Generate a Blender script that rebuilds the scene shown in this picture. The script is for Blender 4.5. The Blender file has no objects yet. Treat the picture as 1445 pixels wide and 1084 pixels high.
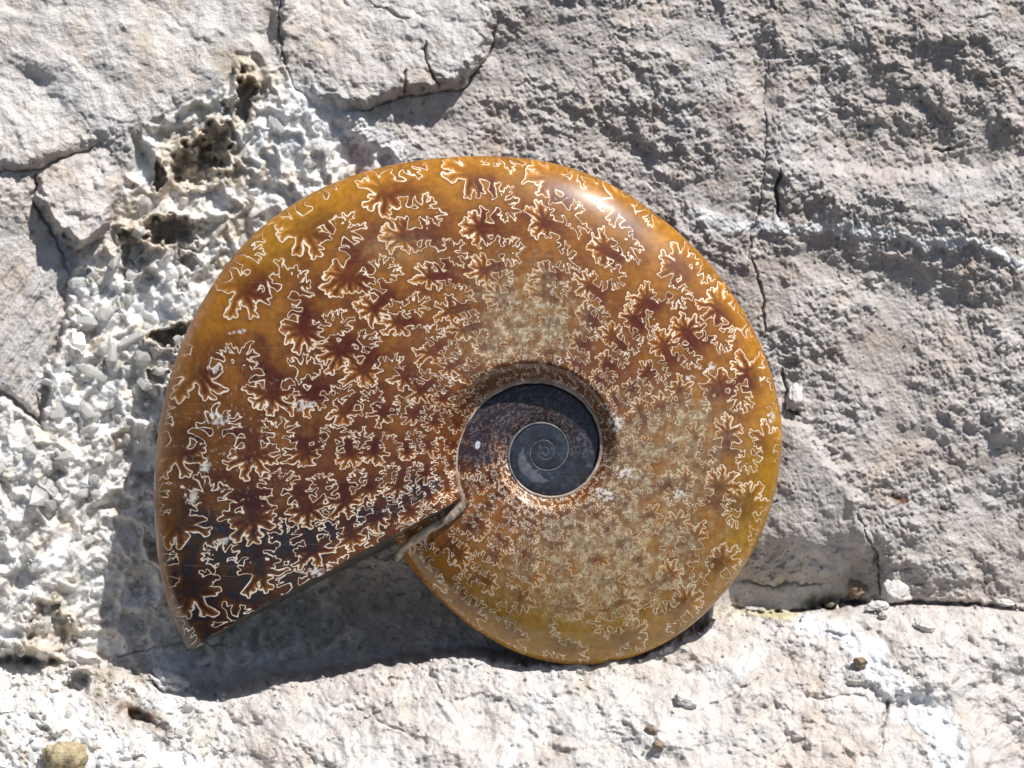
import bpy, math, random
import numpy as np
from mathutils import Vector, Matrix, kdtree

# ------------------------------------------------------------------ camera, light
TILT = math.radians(15.0)               # the rock face leans back by this much
K = 0.136                               # mm per photo pixel at the shell's middle plane
D = 600.0                               # camera distance (mm) from that plane
ZREF = 13.0
W0, H0 = 722.5, 542.0
FACE_ROT = (math.radians(90) - TILT, 0.0, 0.0)
FR = Matrix.Rotation(FACE_ROT[0], 3, 'X')

scene = bpy.context.scene
col = scene.collection

cam_d = bpy.data.cameras.new('camera')
cam = bpy.data.objects.new('camera', cam_d)
col.objects.link(cam)
cam_d.sensor_width = 36.0
cam_d.lens = 36.0 * D / (1445 * K)
cam_d.clip_start = 0.01
cam_d.clip_end = 50.0
cam.rotation_euler = FACE_ROT
cam.location = FR @ Vector((0, 0, (ZREF + D) * 0.001))
cam_d.dof.use_dof = True
cam_d.dof.focus_distance = (D - 3.0) * 0.001
cam_d.dof.aperture_fstop = 18.0
scene.camera = cam

SUN_FACE = Vector((0.40, 0.83, 0.46)).normalized()      # towards the sun, in the rock face's frame
SUN_W = FR @ SUN_FACE
elev = math.asin(SUN_W.z)
azim = math.atan2(SUN_W.x, SUN_W.y)
sun_d = bpy.data.lights.new('sun', 'SUN')
sun_d.energy = 5.0
sun_d.angle = math.radians(0.53)
sun_d.color = (1.0, 0.965, 0.92)
sun = bpy.data.objects.new('sun', sun_d)
col.objects.link(sun)
sun.rotation_euler = SUN_W.to_track_quat('Z', 'Y').to_euler()
sun.location = SUN_W * 2.0

world = bpy.data.worlds.new('World')
scene.world = world
world.use_nodes = True
wn = world.node_tree
bg = wn.nodes['Background']
sky = wn.nodes.new('ShaderNodeTexSky')
sky.sky_type = 'NISHITA'
sky.sun_disc = False
sky.sun_elevation = elev
sky.sun_rotation = azim
wn.links.new(sky.outputs['Color'], bg.inputs['Color'])
bg.inputs['Strength'].default_value = 0.068

vs = scene.view_settings
vs.view_transform = 'Standard'
vs.look = 'None'
vs.exposure = 0.08
vs.gamma = 1.0
vs.use_curve_mapping = False
scene.cycles.max_bounces = 8
scene.cycles.transmission_bounces = 6

# ------------------------------------------------------------------ helpers
def srgb(r, g, b, gain=1.0):
    c = np.array([r, g, b], float) / 255.0
    l = np.where(c <= 0.04045, c / 12.92, ((c + 0.055) / 1.055) ** 2.4)
    return l * gain

def P(px, py, z):
    """photo pixel + height above the face plane (mm) -> point in the face frame (m)"""
    px, py, z = np.broadcast_arrays(np.asarray(px, float), np.asarray(py, float), np.asarray(z, float))
    f = (D - (z - ZREF)) / D
    return np.stack([(px - W0) * K * f, (H0 - py) * K * f, z], -1) * 0.001

def sstep(a, b, x):
    t = np.clip((x - a) / (b - a), 0, 1)
    return t * t * (3 - 2 * t)

def hash2(ix, iy, seed):
    ix = ix.astype(np.int64); iy = iy.astype(np.int64)
    h = (ix * 374761393 + iy * 668265263 + seed * 1442695041) & 0xFFFFFFFF
    h = ((h ^ (h >> 13)) * 1274126177) & 0xFFFFFFFF
    h = ((h ^ (h >> 16)) * 2246822519) & 0xFFFFFFFF
    return (h ^ (h >> 15)) & 0xFFFFFFFF

def perlin(x, y, seed=0):
    x0 = np.floor(x); y0 = np.floor(y)
    fx = (x - x0).astype(np.float32); fy = (y - y0).astype(np.float32)
    u = fx * fx * fx * (fx * (fx * 6 - 15) + 10)
    v = fy * fy * fy * (fy * (fy * 6 - 15) + 10)
    def g(dx, dy):
        a = hash2(x0 + dx, y0 + dy, seed).astype(np.float32) * np.float32(2 * math.pi / 4294967296.0)
        return np.cos(a) * (fx - dx) + np.sin(a) * (fy - dy)
    a = g(0, 0); b = g(1, 0); c = g(0, 1); d = g(1, 1)
    return ((a + (b - a) * u) * (1 - v) + (c + (d - c) * u) * v) * 1.5

def fbm(x, y, octaves=4, seed=0, gain=0.5):
    s = 0; a = 1.0
    for o in range(octaves):
        s = s + a * perlin(x, y, seed + o * 17)
        x = x * 2.03 + 5.1; y = y * 2.03 + 9.7; a *= gain
    return s

def worley(x, y, seed=0):
    x0 = np.floor(x); y0 = np.floor(y)
    f1 = np.full(x.shape, 9.0, np.float32); f2 = f1.copy()
    cid = np.zeros(x.shape, np.int64)
    for dx in (-1, 0, 1):
        for dy in (-1, 0, 1):
            cx = x0 + dx; cy = y0 + dy
            h = hash2(cx, cy, seed)
            jx = (h & 0xFFFF).astype(np.float32) / 65535.0
            jy = (h >> 16).astype(np.float32) / 65535.0
            d = (cx + jx - x) ** 2 + (cy + jy - y) ** 2
            d = d.astype(np.float32)
            m = d < f1
            f2 = np.where(m, f1, np.minimum(f2, d))
            cid = np.where(m, h, cid)
            f1 = np.where(m, d, f1)
    return np.sqrt(f1), np.sqrt(f2), cid

def poly_sdf(X, Y, pts):
    """signed distance to a polygon, negative inside"""
    n = len(pts)
    d = np.full(X.shape, 1e12, np.float64)
    inside = np.zeros(X.shape, bool)
    for i in range(n):
        ax, ay = pts[i]; bx, by = pts[(i + 1) % n]
        ex, ey = bx - ax, by - ay
        wx, wy = X - ax, Y - ay
        t = np.clip((wx * ex + wy * ey) / (ex * ex + ey * ey + 1e-9), 0, 1)
        d = np.minimum(d, (wx - ex * t) ** 2 + (wy - ey * t) ** 2)
        c = ((ay > Y) != (by > Y))
        with np.errstate(divide='ignore', invalid='ignore'):
            xi = ax + (Y - ay) * ex / (ey if abs(ey) > 1e-9 else 1e-9)
        inside ^= c & (X < xi)
    d = np.sqrt(d)
    return np.where(inside, -d, d)

def line_dist(X, Y, pts):
    d = np.full(X.shape, 1e12); tt = np.zeros(X.shape)
    n = len(pts) - 1
    for i in range(n):
        ax, ay = pts[i]; bx, by = pts[i + 1]
        ex, ey = bx - ax, by - ay
        wx, wy = X - ax, Y - ay
        t = np.clip((wx * ex + wy * ey) / (ex * ex + ey * ey + 1e-9), 0, 1)
        q = (wx - ex * t) ** 2 + (wy - ey * t) ** 2
        m = q < d
        d = np.where(m, q, d); tt = np.where(m, (i + t) / n, tt)
    return np.sqrt(d), tt

def gauss(X, Y, cx, cy, sx, sy, rot=0.0):
    c, s = math.cos(math.radians(rot)), math.sin(math.radians(rot))
    dx, dy = X - cx, Y - cy
    u = (dx * c + dy * s) / sx; v = (-dx * s + dy * c) / sy
    return np.exp(-0.5 * (u * u + v * v))

def mesh_from(name, verts, quads, mat, attrs=None, normals=None, smooth=True):
    verts = np.ascontiguousarray(verts, np.float32); quads = np.ascontiguousarray(quads, np.int32)
    me = bpy.data.meshes.new(name)
    nv, (nf, k) = len(verts), quads.shape
    me.vertices.add(nv); me.vertices.foreach_set('co', verts.ravel())
    me.loops.add(nf * k); me.loops.foreach_set('vertex_index', quads.ravel())
    me.polygons.add(nf)
    me.polygons.foreach_set('loop_start', np.arange(0, nf * k, k, dtype=np.int32))
    try:
        me.polygons.foreach_set('loop_total', np.full(nf, k, np.int32))
    except Exception:
        pass
    me.polygons.foreach_set('use_smooth', np.full(nf, smooth, bool))
    for an, av in (attrs or {}).items():
        av = np.asarray(av, np.float32)
        if av.ndim == 1:
            a = me.attributes.new(an, 'FLOAT', 'POINT'); a.data.foreach_set('value', av)
        else:
            a = me.attributes.new(an, 'FLOAT_COLOR', 'POINT')
            a.data.foreach_set('color', np.concatenate([av, np.ones((nv, 1), np.float32)], 1).ravel())
    me.update(calc_edges=True)
    me.validate()
    if normals is not None:
        me.normals_split_custom_set_from_vertices(normals.astype(np.float32))
    me.materials.append(mat)
    return me

def grid_quads(ny, nx):
    i = np.arange(ny - 1)[:, None] * nx + np.arange(nx - 1)[None, :]
    return np.stack([i, i + 1, i + 1 + nx, i + nx], -1).reshape(-1, 4)

def link(name, me, parent=None, loc=None, top=False):
    o = bpy.data.objects.new(name, me)
    col.objects.link(o)
    if parent is not None:
        o.parent = parent
    if top:
        o.rotation_euler = FACE_ROT
    if loc is not None:
        o.location = loc
    return o

def tag(o, label=None, cat=None, group=None, kind=None):
    for k, v in (('label', label), ('category', cat), ('group', group), ('kind', kind)):
        if v:
            o[k] = v
    return o

# ------------------------------------------------------------------ materials
def new_mat(name):
    m = bpy.data.materials.new(name); m.use_nodes = True
    nt = m.node_tree
    return m, nt, nt.nodes['Principled BSDF']

def rock_material(name, rough=0.92, bump=0.00012, grain=0.30):
    m, nt, b = new_mat(name)
    N = nt.nodes.new
    tc = N('ShaderNodeTexCoord')
    at = N('ShaderNodeAttribute'); at.attribute_name = 'Col'
    n1 = N('ShaderNodeTexNoise'); n1.inputs['Scale'].default_value = 2600; n1.inputs['Detail'].default_value = 5
    n1.inputs['Roughness'].default_value = 0.7
    n2 = N('ShaderNodeTexNoise'); n2.inputs['Scale'].default_value = 240; n2.inputs['Detail'].default_value = 6
    nt.links.new(tc.outputs['Object'], n1.inputs['Vector']); nt.links.new(tc.outputs['Object'], n2.inputs['Vector'])
    r1 = N('ShaderNodeMapRange'); r1.inputs['From Min'].default_value = 0.3; r1.inputs['From Max'].default_value = 0.7
    r1.inputs['To Min'].default_value = 1 - grain * 0.6; r1.inputs['To Max'].default_value = 1 + grain * 0.45
    nt.links.new(n1.outputs['Fac'], r1.inputs['Value'])
    r2 = N('ShaderNodeMapRange'); r2.inputs['From Min'].default_value = 0.3; r2.inputs['From Max'].default_value = 0.7
    r2.inputs['To Min'].default_value = 0.86; r2.inputs['To Max'].default_value = 1.1
    nt.links.new(n2.outputs['Fac'], r2.inputs['Value'])
    mu = N('ShaderNodeMath'); mu.operation = 'MULTIPLY'
    nt.links.new(r1.outputs[0], mu.inputs[0]); nt.links.new(r2.outputs[0], mu.inputs[1])
    vm = N('ShaderNodeVectorMath'); vm.operation = 'SCALE'
    nt.links.new(at.outputs['Color'], vm.inputs[0]); nt.links.new(mu.outputs[0], vm.inputs['Scale'])
    nt.links.new(vm.outputs[0], b.inputs['Base Color'])
    b.inputs['Roughness'].default_value = rough
    b.inputs['Specular IOR Level'].default_value = 0.25
    n3 = N('ShaderNodeTexNoise'); n3.inputs['Scale'].default_value = 1900; n3.inputs['Detail'].default_value = 6
    n3.inputs['Roughness'].default_value = 0.68
    nt.links.new(tc.outputs['Object'], n3.inputs['Vector'])
    bp = N('ShaderNodeBump'); bp.inputs['Strength'].default_value = 1.0; bp.inputs['Distance'].default_value = bump * 4
    nt.links.new(n3.outputs['Fac'], bp.inputs['Height']); nt.links.new(bp.outputs['Normal'], b.inputs['Normal'])
    return m

M_ROCK = rock_material('limestone')
M_CRUST = rock_material('calcite_crust', rough=0.45, bump=0.00006, grain=0.18)
_b = M_CRUST.node_tree.nodes['Principled BSDF']
_b.inputs['Subsurface Weight'].default_value = 0.6
_b.inputs['Subsurface Radius'].default_value = (1.0, 0.92, 0.82)
_b.inputs['Subsurface Scale'].default_value = 0.0014

def crystal_material():
    m, nt, b = new_mat('calcite_crystal')
    N = nt.nodes.new
    oi = N('ShaderNodeObjectInfo')
    tc = N('ShaderNodeTexCoord')
    n = N('ShaderNodeTexNoise'); n.inputs['Scale'].default_value = 350; n.inputs['Detail'].default_value = 4
    nt.links.new(tc.outputs['Object'], n.inputs['Vector'])
    cr = N('ShaderNodeValToRGB')
    cr.color_ramp.elements[0].position = 0.3; cr.color_ramp.elements[0].color = (0.86, 0.82, 0.75, 1)
    cr.color_ramp.elements[1].position = 0.62; cr.color_ramp.elements[1].color = (0.95, 0.95, 0.94, 1)
    nt.links.new(n.outputs['Fac'], cr.inputs['Fac'])
    nt.links.new(cr.outputs['Color'], b.inputs['Base Color'])
    b.inputs['Roughness'].default_value = 0.22
    b.inputs['IOR'].default_value = 1.5
    b.inputs['Transmission Weight'].default_value = 0.50
    b.inputs['Subsurface Weight'].default_value = 0.7
    b.inputs['Subsurface Radius'].default_value = (1.0, 0.95, 0.9)
    b.inputs['Subsurface Scale'].default_value = 0.0016
    bp = N('ShaderNodeBump'); bp.inputs['Distance'].default_value = 0.00025
    nt.links.new(n.outputs['Fac'], bp.inputs['Height']); nt.links.new(bp.outputs['Normal'], b.inputs['Normal'])
    return m
M_CRYSTAL = crystal_material()

def shell_material():
    m, nt, b = new_mat('polished_ammonite')
    N = nt.nodes.new; L = nt.links.new
    tc = N('ShaderNodeTexCoord')
    at = N('ShaderNodeAttribute'); at.attribute_name = 'Col'
    ads = []
    for nm in ('dist_a', 'dist_b'):                                  # signed mm to the nearest even / odd suture
        q_ = N('ShaderNodeAttribute'); q_.attribute_name = nm
        ab = N('ShaderNodeMath'); ab.operation = 'ABSOLUTE'
        L(q_.outputs['Fac'], ab.inputs[0]); ads.append(ab)
    ad = N('ShaderNodeMath'); ad.operation = 'MINIMUM'
    L(ads[0].outputs[0], ad.inputs[0]); L(ads[1].outputs[0], ad.inputs[1])
    aw = N('ShaderNodeAttribute'); aw.attribute_name = 'linew'
    ac = N('ShaderNodeAttribute'); ac.attribute_name = 'LineCol'
    n = N('ShaderNodeTexNoise'); n.inputs['Scale'].default_value = 900; n.inputs['Detail'].default_value = 5
    L(tc.outputs['Object'], n.inputs['Vector'])
    r = N('ShaderNodeMapRange'); r.inputs['From Min'].default_value = 0.3; r.inputs['From Max'].default_value = 0.7
    r.inputs['To Min'].default_value = 0.78; r.inputs['To Max'].default_value = 1.2
    L(n.outputs['Fac'], r.inputs['Value'])
    sc = N('ShaderNodeVectorMath'); sc.operation = 'SCALE'
    L(at.outputs['Color'], sc.inputs[0]); L(r.outputs[0], sc.inputs['Scale'])
    lo = N('ShaderNodeMath'); lo.operation = 'MULTIPLY'; lo.inputs[1].default_value = 0.45
    hi = N('ShaderNodeMath'); hi.operation = 'MULTIPLY'; hi.inputs[1].default_value = 1.35
    L(aw.outputs['Fac'], lo.inputs[0]); L(aw.outputs['Fac'], hi.inputs[0])
    mr = N('ShaderNodeMapRange'); mr.interpolation_type = 'SMOOTHSTEP'
    mr.inputs['To Min'].default_value = 1.0; mr.inputs['To Max'].default_value = 0.0
    L(ad.outputs[0], mr.inputs['Value']); L(lo.outputs[0], mr.inputs['From Min']); L(hi.outputs[0], mr.inputs['From Max'])
    mx = N('ShaderNodeMix'); mx.data_type = 'RGBA'
    L(mr.outputs[0], mx.inputs['Factor']); L(sc.outputs[0], mx.inputs['A']); L(ac.outputs['Color'], mx.inputs['B'])
    # fine polishing scratches, pale
    mp = N('ShaderNodeMapping'); mp.inputs['Rotation'].default_value = (0, 0, math.radians(-24)); mp.inputs['Scale'].default_value = (60, 5200, 60)
    L(tc.outputs['Object'], mp.inputs['Vector'])
    sn = N('ShaderNodeTexNoise'); sn.inputs['Scale'].default_value = 1.0; sn.inputs['Detail'].default_value = 1
    L(mp.outputs[0], sn.inputs['Vector'])
    sr = N('ShaderNodeMapRange'); sr.inputs['From Min'].default_value = 0.72; sr.inputs['From Max'].default_value = 0.82
    sr.inputs['To Max'].default_value = 0.35
    L(sn.outputs['Fac'], sr.inputs['Value'])
    mx2 = N('ShaderNodeMix'); mx2.data_type = 'RGBA'; mx2.inputs['B'].default_value = (0.5, 0.38, 0.26, 1)
    L(sr.outputs[0], mx2.inputs['Factor']); L(mx.outputs['Result'], mx2.inputs['A'])
    L(mx2.outputs['Result'], b.inputs['Base Color'])
    b.inputs['Roughness'].default_value = 0.34
    b.inputs['IOR'].default_value = 1.5
    b.inputs['Specular IOR Level'].default_value = 0.25
    b.inputs['Coat Weight'].default_value = 0.7
    b.inputs['Coat Roughness'].default_value = 0.10
    n2 = N('ShaderNodeTexNoise'); n2.inputs['Scale'].default_value = 160; n2.inputs['Detail'].default_value = 3
    L(tc.outputs['Object'], n2.inputs['Vector'])
    rr = N('ShaderNodeMapRange'); rr.inputs['From Min'].default_value = 0.3; rr.inputs['From Max'].default_value = 0.7
    rr.inputs['To Min'].default_value = 0.045; rr.inputs['To Max'].default_value = 0.085
    L(n2.outputs['Fac'], rr.inputs['Value']); L(rr.outputs[0], b.inputs['Coat Roughness'])
    bp = N('ShaderNodeBump'); bp.inputs['Strength'].default_value = 0.12; bp.inputs['Distance'].default_value = 0.0001
    L(n.outputs['Fac'], bp.inputs['Height']); L(bp.outputs['Normal'], b.inputs['Normal'])
    return m
M_SHELL = shell_material()

def noise_material(name, c0, c1, scale, rough, bump=0.0002, coat=0.0):
    m, nt, b = new_mat(name)
    N = nt.nodes.new; L = nt.links.new
    tc = N('ShaderNodeTexCoord')
    n = N('ShaderNodeTexNoise'); n.inputs['Scale'].default_value = scale; n.inputs['Detail'].default_value = 6
    n.inputs['Roughness'].default_value = 0.65
    L(tc.outputs['Object'], n.inputs['Vector'])
    cr = N('ShaderNodeValToRGB')
    cr.color_ramp.elements[0].position = 0.33; cr.color_ramp.elements[0].color = (*c0, 1)
    cr.color_ramp.elements[1].position = 0.66; cr.color_ramp.elements[1].color = (*c1, 1)
    L(n.outputs['Fac'], cr.inputs['Fac']); L(cr.outputs['Color'], b.inputs['Base Color'])
    b.inputs['Roughness'].default_value = rough
    b.inputs['Coat Weight'].default_value = coat
    bp = N('ShaderNodeBump'); bp.inputs['Distance'].default_value = bump
    L(n.outputs['Fac'], bp.inputs['Height']); L(bp.outputs['Normal'], b.inputs['Normal'])
    return m

# ------------------------------------------------------------------ the rock face as a height field
gx = np.concatenate([np.linspace(-300, -30, 50, endpoint=False), np.arange(-30, 1475, 1.5), np.linspace(1475, 1745, 50)])
gy = np.concatenate([np.linspace(-280, -30, 46, endpoint=False), np.arange(-30, 1114, 1.5), np.linspace(1114, 1364, 46)])
X, Y = np.meshgrid(gx, gy)
NY, NX = X.shape

wx1 = fbm(X / 70, Y / 70, 4, 3); wy1 = fbm(X / 70 + 40, Y / 70, 4, 8)
wx2 = fbm(X / 16, Y / 16, 3, 13); wy2 = fbm(X / 16 + 40, Y / 16, 3, 18)
XW = X + 9 * wx1 + 3.5 * wx2
YW = Y + 9 * wy1 + 3.5 * wy2

# knobbly limestone relief, in mm
def knobs(s1, seed):
    f, f2, c = worley((X + 18 * wx1 + 7 * wx2) / s1, (Y + 18 * wy1 + 7 * wy2) / s1, seed)
    return 1 - np.minimum(f, 1.1) ** 1.6
kn_a = knobs(46, 1); kn_b = knobs(20, 2); kn_c = knobs(9, 3)
per_f = fbm(X / 26, Y / 26, 5, 31, 0.58)
per_l = fbm(X / 190, Y / 190, 4, 41, 0.5)
bil = np.abs(perlin(X / 34 + 0.4 * wx1, Y / 34 + 0.4 * wy1, 51)) + 0.5 * np.abs(perlin(X / 15, Y / 15, 52)) + 0.25 * np.abs(perlin(X / 7, Y / 7, 53))
rough_strong = 0.40 * kn_a + 0.78 * kn_b * (0.55 + 0.6 * sstep(-0.4, 0.5, per_l)) + 0.55 * kn_c + 0.70 * per_f - 0.3 * bil
rough_soft = 0.07 * fbm(X / 6, Y / 6, 2, 161) + 0.30 * kn_a + 0.16 * kn_b + 0.12 * kn_c + 0.34 * per_f

# diagonal grain of the right-hand face
du = (X * 0.80 + Y * 0.60); dv = (-X * 0.60 + Y * 0.80)
diag = fbm(du / 240 + 0.2 * wx1, dv / 75 + 0.25 * wy1, 4, 61)

smooth_w = sstep(0.05, 0.5, fbm(X / 120, Y / 120, 3, 71))
fine = fbm(X / 5.5, Y / 5.5, 2, 151)
z = 1.15 * per_l + 0.6 * diag + 0.14 * fine + 0.88 * rough_strong * (1 - 0.72 * smooth_w)
# big hollow in the upper right, its upper wall turned away from the sun
hx = sstep(1105, 1195, XW) * (1 - sstep(1395, 1470, XW))
edge = 232 + 0.10 * (X - 1250) + 12 * wx1 - 30 * sstep(1330, 1420, X)
t = np.clip((YW - 55) / (edge - 55), 0, 1)
z += hx * (2.2 * sstep(-60, 55, YW) - 4.6 * t ** 0.9) * (1 - sstep(edge, edge + 26, YW)) + hx * sstep(edge, edge + 26, YW) * (1.3 * np.exp(-(YW - edge) / 90))
z += 2.2 * gauss(X, Y, 1300, 300, 130, 40, 8) - 2.0 * gauss(X, Y, 1250, 400, 120, 30, 20)
z += 1.9 * gauss(X, Y, 1010, 150, 70, 90, 0) - 2.6 * gauss(X, Y, 905, 260, 38, 60, -18) + 1.6 * gauss(X, Y, 800, 110, 60, 60, 0)
z -= 2.2 * gauss(X, Y, 700, 85, 40, 55, 30)
z -= 1.8 * gauss(X, Y, 1070, 120, 14, 90, -4)
z += 1.6 * gauss(X, Y, 1290, 600, 40, 150, 38) - 1.8 * gauss(X, Y, 1390, 690, 60, 40, 30)
z += 2.0 * gauss(X, Y, 1330, 800, 80, 40, 10)
# the shoulder of rock beside the shell
sd = poly_sdf(XW, YW, [(1085, 585), (1132, 592), (1172, 650), (1212, 715), (1225, 770), (1190, 815), (1040, 815), (980, 700)])
z += 2.4 * sstep(7, -8, sd) - 0.6 * rough_strong * sstep(10, -10, sd)
# undercut above the ledge crack
und = sstep(1000, 1045, X) * (1 - 0.75 * sstep(1205, 1265, X))
z -= und * 6.5 * sstep(735, 852, YW + 10 * wx1)
sd2 = poly_sdf(XW, YW, [(1030, 760), (1125, 775), (1190, 812), (1215, 850), (1030, 860)])
flat2 = sstep(8, -14, sd2)
z -= 0.75 * rough_strong * flat2

mask_lab = np.zeros(X.shape, np.int8)            # 0 rock face
tintw = np.zeros(X.shape)                         # 0 grey limestone .. 1 chalky white
crys = np.zeros(X.shape)

# upper-left chalky block
UL = [(-400, -400), (391, -400), (393, 0), (399, 92), (340, 70), (318, 108), (262, 142), (200, 190), (140, 200), (60, 232), (0, 237), (-400, 215)]
s_ul = poly_sdf(XW, YW, UL)
z_ul = -5.2 + 0.031 * (Y + 40) + 1.5 * per_l + 0.9 * rough_soft + 0.8 * diag - 1.5 * gauss(X, Y, 45, 110, 22, 10, 20) + 1.1 * gauss(X, Y, 60, 92, 26, 16, 0)
z_ul += 0.7 * kn_b * sstep(130, 200, Y) + 0.8 * kn_a * sstep(250, 330, X)
wul = 1 + 1.6 * sstep(120, 180, X) * sstep(385, 350, X)
w = sstep(9, -16, s_ul / wul); z = z * (1 - w) + z_ul * w; tintw = np.maximum(tintw, w); mask_lab[s_ul < 0] = 1
# top middle block
TM = [(397, -400), (684, -400), (688, 0), (702, 30), (690, 75), (652, 127), (570, 135), (520, 151), (482, 157), (442, 151), (404, 95)]
s_tm = poly_sdf(XW, YW, TM)
z_tm = -3.0 + 0.044 * (Y + 20) + 1.0 * per_l + 1.0 * rough_soft + 0.9 * kn_b * 0.6 + 0.012 * (X - 550) + 1.1 * diag
w = sstep(3, -18, s_tm); z = z * (1 - w) + z_tm * w; tintw = np.maximum(tintw, 0.62 * w); mask_lab[s_tm < 0] = 2

# calcite crust with vugs on the left
CR = [(338, 72), (402, 96), (442, 152), (520, 195), (575, 240), (640, 330), (470, 420), (380, 560), (420, 760), (520, 905), (330, 950), (150, 950), (60, 936), (-400, 930),
      (-400, 610), (0, 560), (62, 600), (72, 520), (88, 460), (112, 392), (150, 330), (165, 262), (185, 205), (240, 160), (318, 110)]
s_cr = poly_sdf(XW, YW, CR)
ridge = 1.1 - np.abs(perlin(X / 58 + 0.5 * wx1, Y / 62 + 0.5 * wy1, 81)) * 2.2
rid2 = 1 - np.abs(perlin(X / 27 + 0.3 * wx2, Y / 27 + 0.3 * wy2, 82)) * 2
fc, fc2, cidc = worley(XW / 26, YW / 26, 83)
facet = ((cidc & 255) / 255.0 - 0.5)
z_cr = -3.6 + 2.5 * ridge + 0.5 * rid2 + 0.35 * facet + 0.6 * kn_b + 0.22 * kn_c + 0.35 * per_f
z_cr += 5.2 * gauss(X, Y, -60, 760, 130, 190, 0) + 2.6 * gauss(X, Y, 110, 560, 110, 110, 0) + 2.2 * gauss(X, Y, 430, 220, 70, 60, 40)
z_cr -= 2.0 * gauss(X, Y, 290, 880, 160, 60, 0)
recess = gauss(X, Y, 470, 868, 120, 42, 0)
z -= 5.0 * recess; z_cr -= 5.0 * recess
z_cr += 2.2 * sstep(840, 935, Y) * sstep(200, 40, X)
HOLES = [(343, 140, 15, 26, -12, 9), (276, 232, 27, 24, 20, 10), (298, 205, 18, 22, 0, 7), (243, 326, 27, 17, -8, 12), (222, 245, 8, 20, -5, 6),
         (236, 468, 25, 11, -24, 11), (72, 888, 20, 27, 20, 5.5), (124, 396, 12, 8, 20, 6), (268, 372, 9, 12, 0, 6), (190, 345, 14, 18, 0, 5), (226, 535, 12, 9, -20, 5),
         (206, 175, 7, 9, 0, 4), (318, 150, 7, 14, 10, 5), (30, 930, 9, 7, 0, 3)]
for (hx0, hy0, rx, ry, rot, dep) in HOLES:
    q = -np.log(np.maximum(gauss(XW + 5 * wx2 + 5 * wx1, YW + 5 * wy2 + 5 * wy1, hx0, hy0, rx, ry, rot), 1e-12)) * 2
    z_cr = z_cr - 0.62 * dep * (1 - sstep(0.1, 2.0, q)) + 1.4 * np.exp(-((np.sqrt(q) - 1.45) / 0.3) ** 2)
z_cr += 2.2 * np.exp(-np.maximum(s_ul, 0) / 140.0) + 0.011 * (np.minimum(Y, 420) - 230) * sstep(170, 240, X) + 1.4 * np.exp(-np.maximum(s_tm, 0) / 40.0)
z_cr += 0.012 * (Y - 300) * sstep(140, 50, X) * sstep(950, 900, Y)
vugz = sstep(430, 340, Y) * sstep(430, 360, X)
w = sstep(6, -8, s_cr); z = z * (1 - w) + z_cr * w; tintw = np.maximum(tintw * (1 - w), 0); crys = np.maximum(crys, w); mask_lab[s_cr < 0] = 3
# two broken blocks at the left
B1 = [(52, 242), (100, 222), (148, 205), (168, 262), (142, 330), (106, 356), (78, 330), (58, 292)]
s_b1 = poly_sdf(XW, YW, B1)
z_b1 = 2.8 + 0.050 * (Y - 270) - 0.012 * (X - 110) + 1.3 * rough_soft + 0.9 * kn_a + 0.4 * kn_b
w = sstep(6, -10, s_b1); z = z * (1 - w) + z_b1 * w; tintw = np.where(w > 0.5, 0.75, tintw); crys *= 1 - w; mask_lab[s_b1 < 0] = 4
B2 = [(-400, 222), (0, 242), (46, 238), (52, 292), (72, 334), (100, 392), (82, 460), (68, 520), (58, 592), (0, 555), (-400, 600)]
s_b2 = poly_sdf(XW, YW, B2)
stri = fbm((X * 0.85 + Y * 0.5) / 14, (-X * 0.5 + Y * 0.85) / 90, 4, 91)
z_b2 = 2.6 + 0.012 * (Y - 400) + 1.0 * per_l + 0.9 * rough_soft + 0.75 * stri * sstep(330, 400, Y) + 0.8 * kn_b * sstep(360, 300, Y) - 0.02 * (X - 40)
w = sstep(7, -10, s_b2); z = z * (1 - w) + z_b2 * w; tintw = np.where(w > 0.5, 0.55, tintw); crys *= 1 - w; mask_lab[s_b2 < 0] = 5

# the ledge
LX = [-400, 60, 130, 200, 290, 350, 420, 500, 620, 700, 800, 900, 960, 1000, 1040, 1130, 1180, 1300, 1445, 1800]
LY = [925, 936, 944, 952, 984, 975, 960, 946, 930, 932, 934, 928, 905, 878, 860, 866, 853, 850, 858, 872]
LZ = [7, 8, 8, 8, 9.5, 9.5, 9.5, 10, 10.5, 11.5, 12.4, 12.0, 9.0, 5.0, 2.5, 1.8, 1.5, 1.2, 1.0, 0.5]
yl = np.interp(X, LX, LY) + 7 * wy1 + 4 * wy2
zl = np.interp(X, LX, LZ)
fl, fl2, cl = worley((X + 25 * wx1) / 120, (Y + 25 * wy1) / 75, 101)
fa = ((cl & 255) / 255.0 - 0.5); fb = (((cl >> 8) & 255) / 255.0 - 0.5); fcx = (((cl >> 16) & 255) / 255.0 - 0.5)
dyl = np.maximum(Y - yl, 0)
lr = 0.30 + 0.75 * sstep(-0.25, 0.45, fbm(X / 130, Y / 90, 3, 171))
z_l = zl + 0.136 * 0.92 * dyl + lr * (0.8 * rough_soft + 0.30 * kn_b + 0.45 * per_f + 0.20 * kn_c) + 2.1 * per_l + 1.0 * diag + 1.5 * fa * sstep(0.0, 0.16, fl2 - fl) + 0.05 * fine
z_l += 1.2 * gauss(X, Y, 620, 1000, 30, 40, -20) - 1.6 * gauss(X, Y, 672, 1012, 16, 30, -25) + 1.0 * gauss(X, Y, 560, 1020, 25, 40, 20) - 1.4 * gauss(X, Y, 585, 1035, 22, 26, 0)
z_l -= 2.4 * gauss(X, Y, 1115, 928, 10, 9) + 1.5 * gauss(X, Y, 1290, 1030, 40, 40, 0)
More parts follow.
